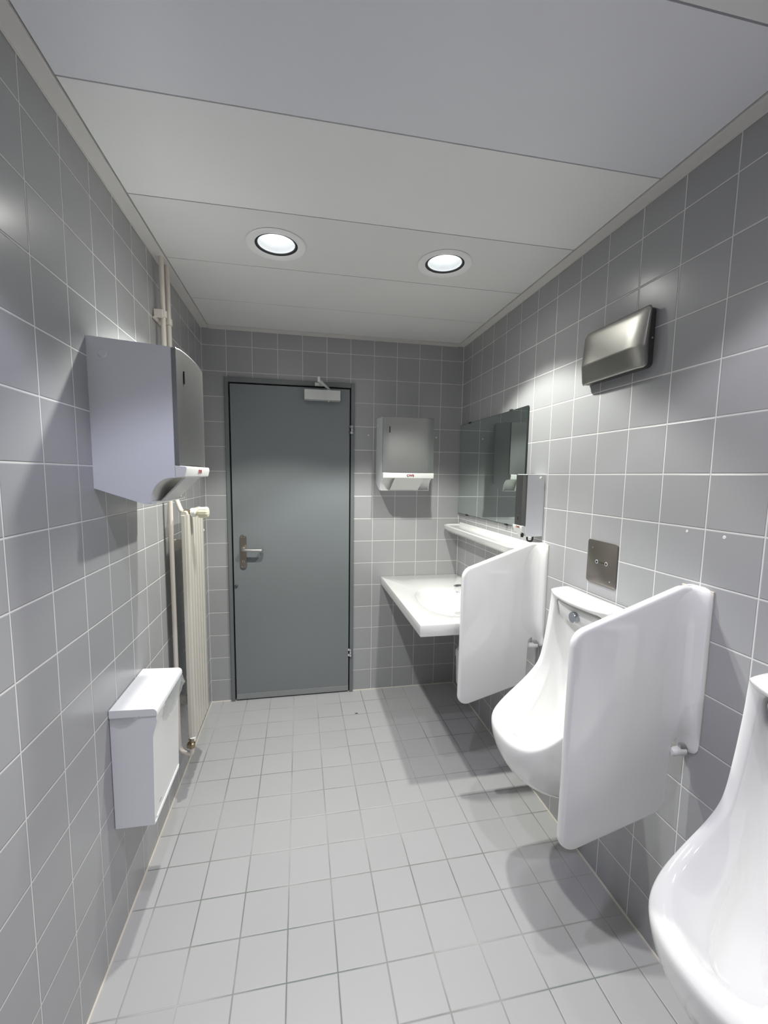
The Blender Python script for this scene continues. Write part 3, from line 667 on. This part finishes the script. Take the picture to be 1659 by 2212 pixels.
s.box((.074, ry0, rz0), (.092, ry1, rz1)); body = s.build('radiator_core', M_CREAM, ra, bevel=.003)
nr = 6; pw = (ry1-ry0)/nr
for k in range(nr):
    y = ry0+pw*k
    s = MB(O); prof = rounded([(.090, y+.0015, 0), (.104, y+.004, .005), (.104, y+pw-.004, .005), (.090, y+pw-.0015, 0)], 4)
    s.prism(prof, 2, rz0-.002, rz1+.002); s.build('radiator_rib', M_CREAM, ra)
s = MB(O); s.tube([(.086, ry0+.004, rz1+.004), (.086, ry1-.006, rz1+.004)], .013, 18); s.build('top_header', M_CREAM, ra, bevel=.002)
s = MB(O); s.tube([(.084, ry0+.006, rz0-.004), (.084, ry1-.006, rz0-.004)], .012, 18); s.build('bottom_header', M_CREAM, ra)
for z in (1.16, .42):
    s = MB(O); s.box((.001, -.745, z-.02), (.075, -.725, z+.02)); s.build('wall_bracket', M_CREAM, ra, bevel=.002)
s = MB(O); s.lathe([(.0001, -.012), (.011, -.012), (.013, -.004), (.013, .012), (.010, .016)], (.088, -.806, 1.308), 'x', 20, True, True); s.lathe([(.009, 0), (.009, .02)], (.088, -.806, 1.296), 'z', 14); vb = s.build('valve_body', M_BRASS, ra)
s = MB(O); s.lathe([(.012, .016), (.0185, .018), (.0195, .024), (.0195, .036), (.0165, .040)], (.088, -.806, 1.308), 'x', 28, True, True); s.build('valve_collar', mat('white valve plastic', (.85, .85, .83), .35), vb)
s = MB(O)
def headloop(x, r, rb):
    n = 72; l = []
    for k in range(n):
        a = 2*PI*k/n; q = r if (k % 6) not in (0, 1) else r-rb
        l.append((x, -.806+q*math.cos(a), 1.308+q*math.sin(a)))
    return l
s.lathe([(.0165, .040), (.0150, .042), (.0150, .052)], (.088, -.806, 1.308), 'x', 24)
s.loft([headloop(.138, .015, 0), headloop(.139, .0235, .0015), headloop(.172, .0245, .0018), headloop(.177, .021, .0018), headloop(.180, .012, .001)], True, True)
s.build('thermostat_head', M_HEAD, vb, smooth=30)
s = MB(O); s.lathe([(.0001, -.016), (.013, -.016), (.014, -.01), (.014, .004), (.010, .008), (.010, .026)], (.088, -.852, .268), 'z', 18); s.lathe([(.0001, -.022), (.008, -.022), (.0085, -.010), (.011, -.010), (.011, 0)], (.080, -.856, .272), 'y', 16); s.build('return_valve', M_BRASS, ra)
s = MB(O); s.lathe([(.014, 0), (.014, .014), (.012, .016)], (.090, -.842, .280), 'z', 18, True, True); s.build('valve_nut', M_PLASW, ra)
# small hook far behind the radiator
O = (0, -.22, 1.17)
hk = thing('wall_hook', O, 'small white hook on the left wall just beyond the radiator', 'hook')
s = MB(O); s.box((0, -.232, 1.165), (.004, -.208, 1.225)); s.build('hook_plate', M_PLASW, hk, bevel=.0015)
s = MB(O); s.prism([(0.003, 1.180), (.034, 1.160), (.034, 1.150), (.003, 1.150)], 1, -.230, -.210); s.build('hook_arm', M_PLASW, hk, bevel=.003)
# ------------------------------------------------------------------ filled screw holes and floor speck
def plug(x, y, z, axis, lbl, r=.006):
    o = MB((x, y, z)).lathe([(.0001, -.0009 if axis == 'y' else -.0009), (r*.8, -.0009), (r, 0)], (x, y, z), axis, 12, True).build('hole_filler', M_PLASW, loc=(x, y, z)); tag(o, lbl, 'screw hole filler')
M_SPOT = M_PLASW
plug(1.014, -.0002, 1.741, 'y', 'white filled screw hole in the far wall between door and towel dispenser', .0048)
plug(1.476, -.0002, 1.740, 'y', 'white filled screw hole in the far wall between towel dispenser and mirror', .0058)
plug(W, -1.750, 1.332, 'x', 'white filled screw hole on the right wall, the one nearer the sensor plate', .0042)
plug(W, -1.858, 1.330, 'x', 'white filled screw hole on the right wall, the one farther from the sensor plate', .0050)
s = MB((.910, -.283, 0)).lathe([(.0001, .0025), (.005, .0022), (.010, 0)], (.910, -.283, 0), n=7, cap0=True); sp_ = s.build('dirt_speck', mat('dark dirt', (.06, .055, .05), .8), loc=(.910, -.283, 0.0002)); sp_.scale = (1.1, .6, 1)
tag(sp_, 'small dark speck on a floor joint in front of the door', 'speck')
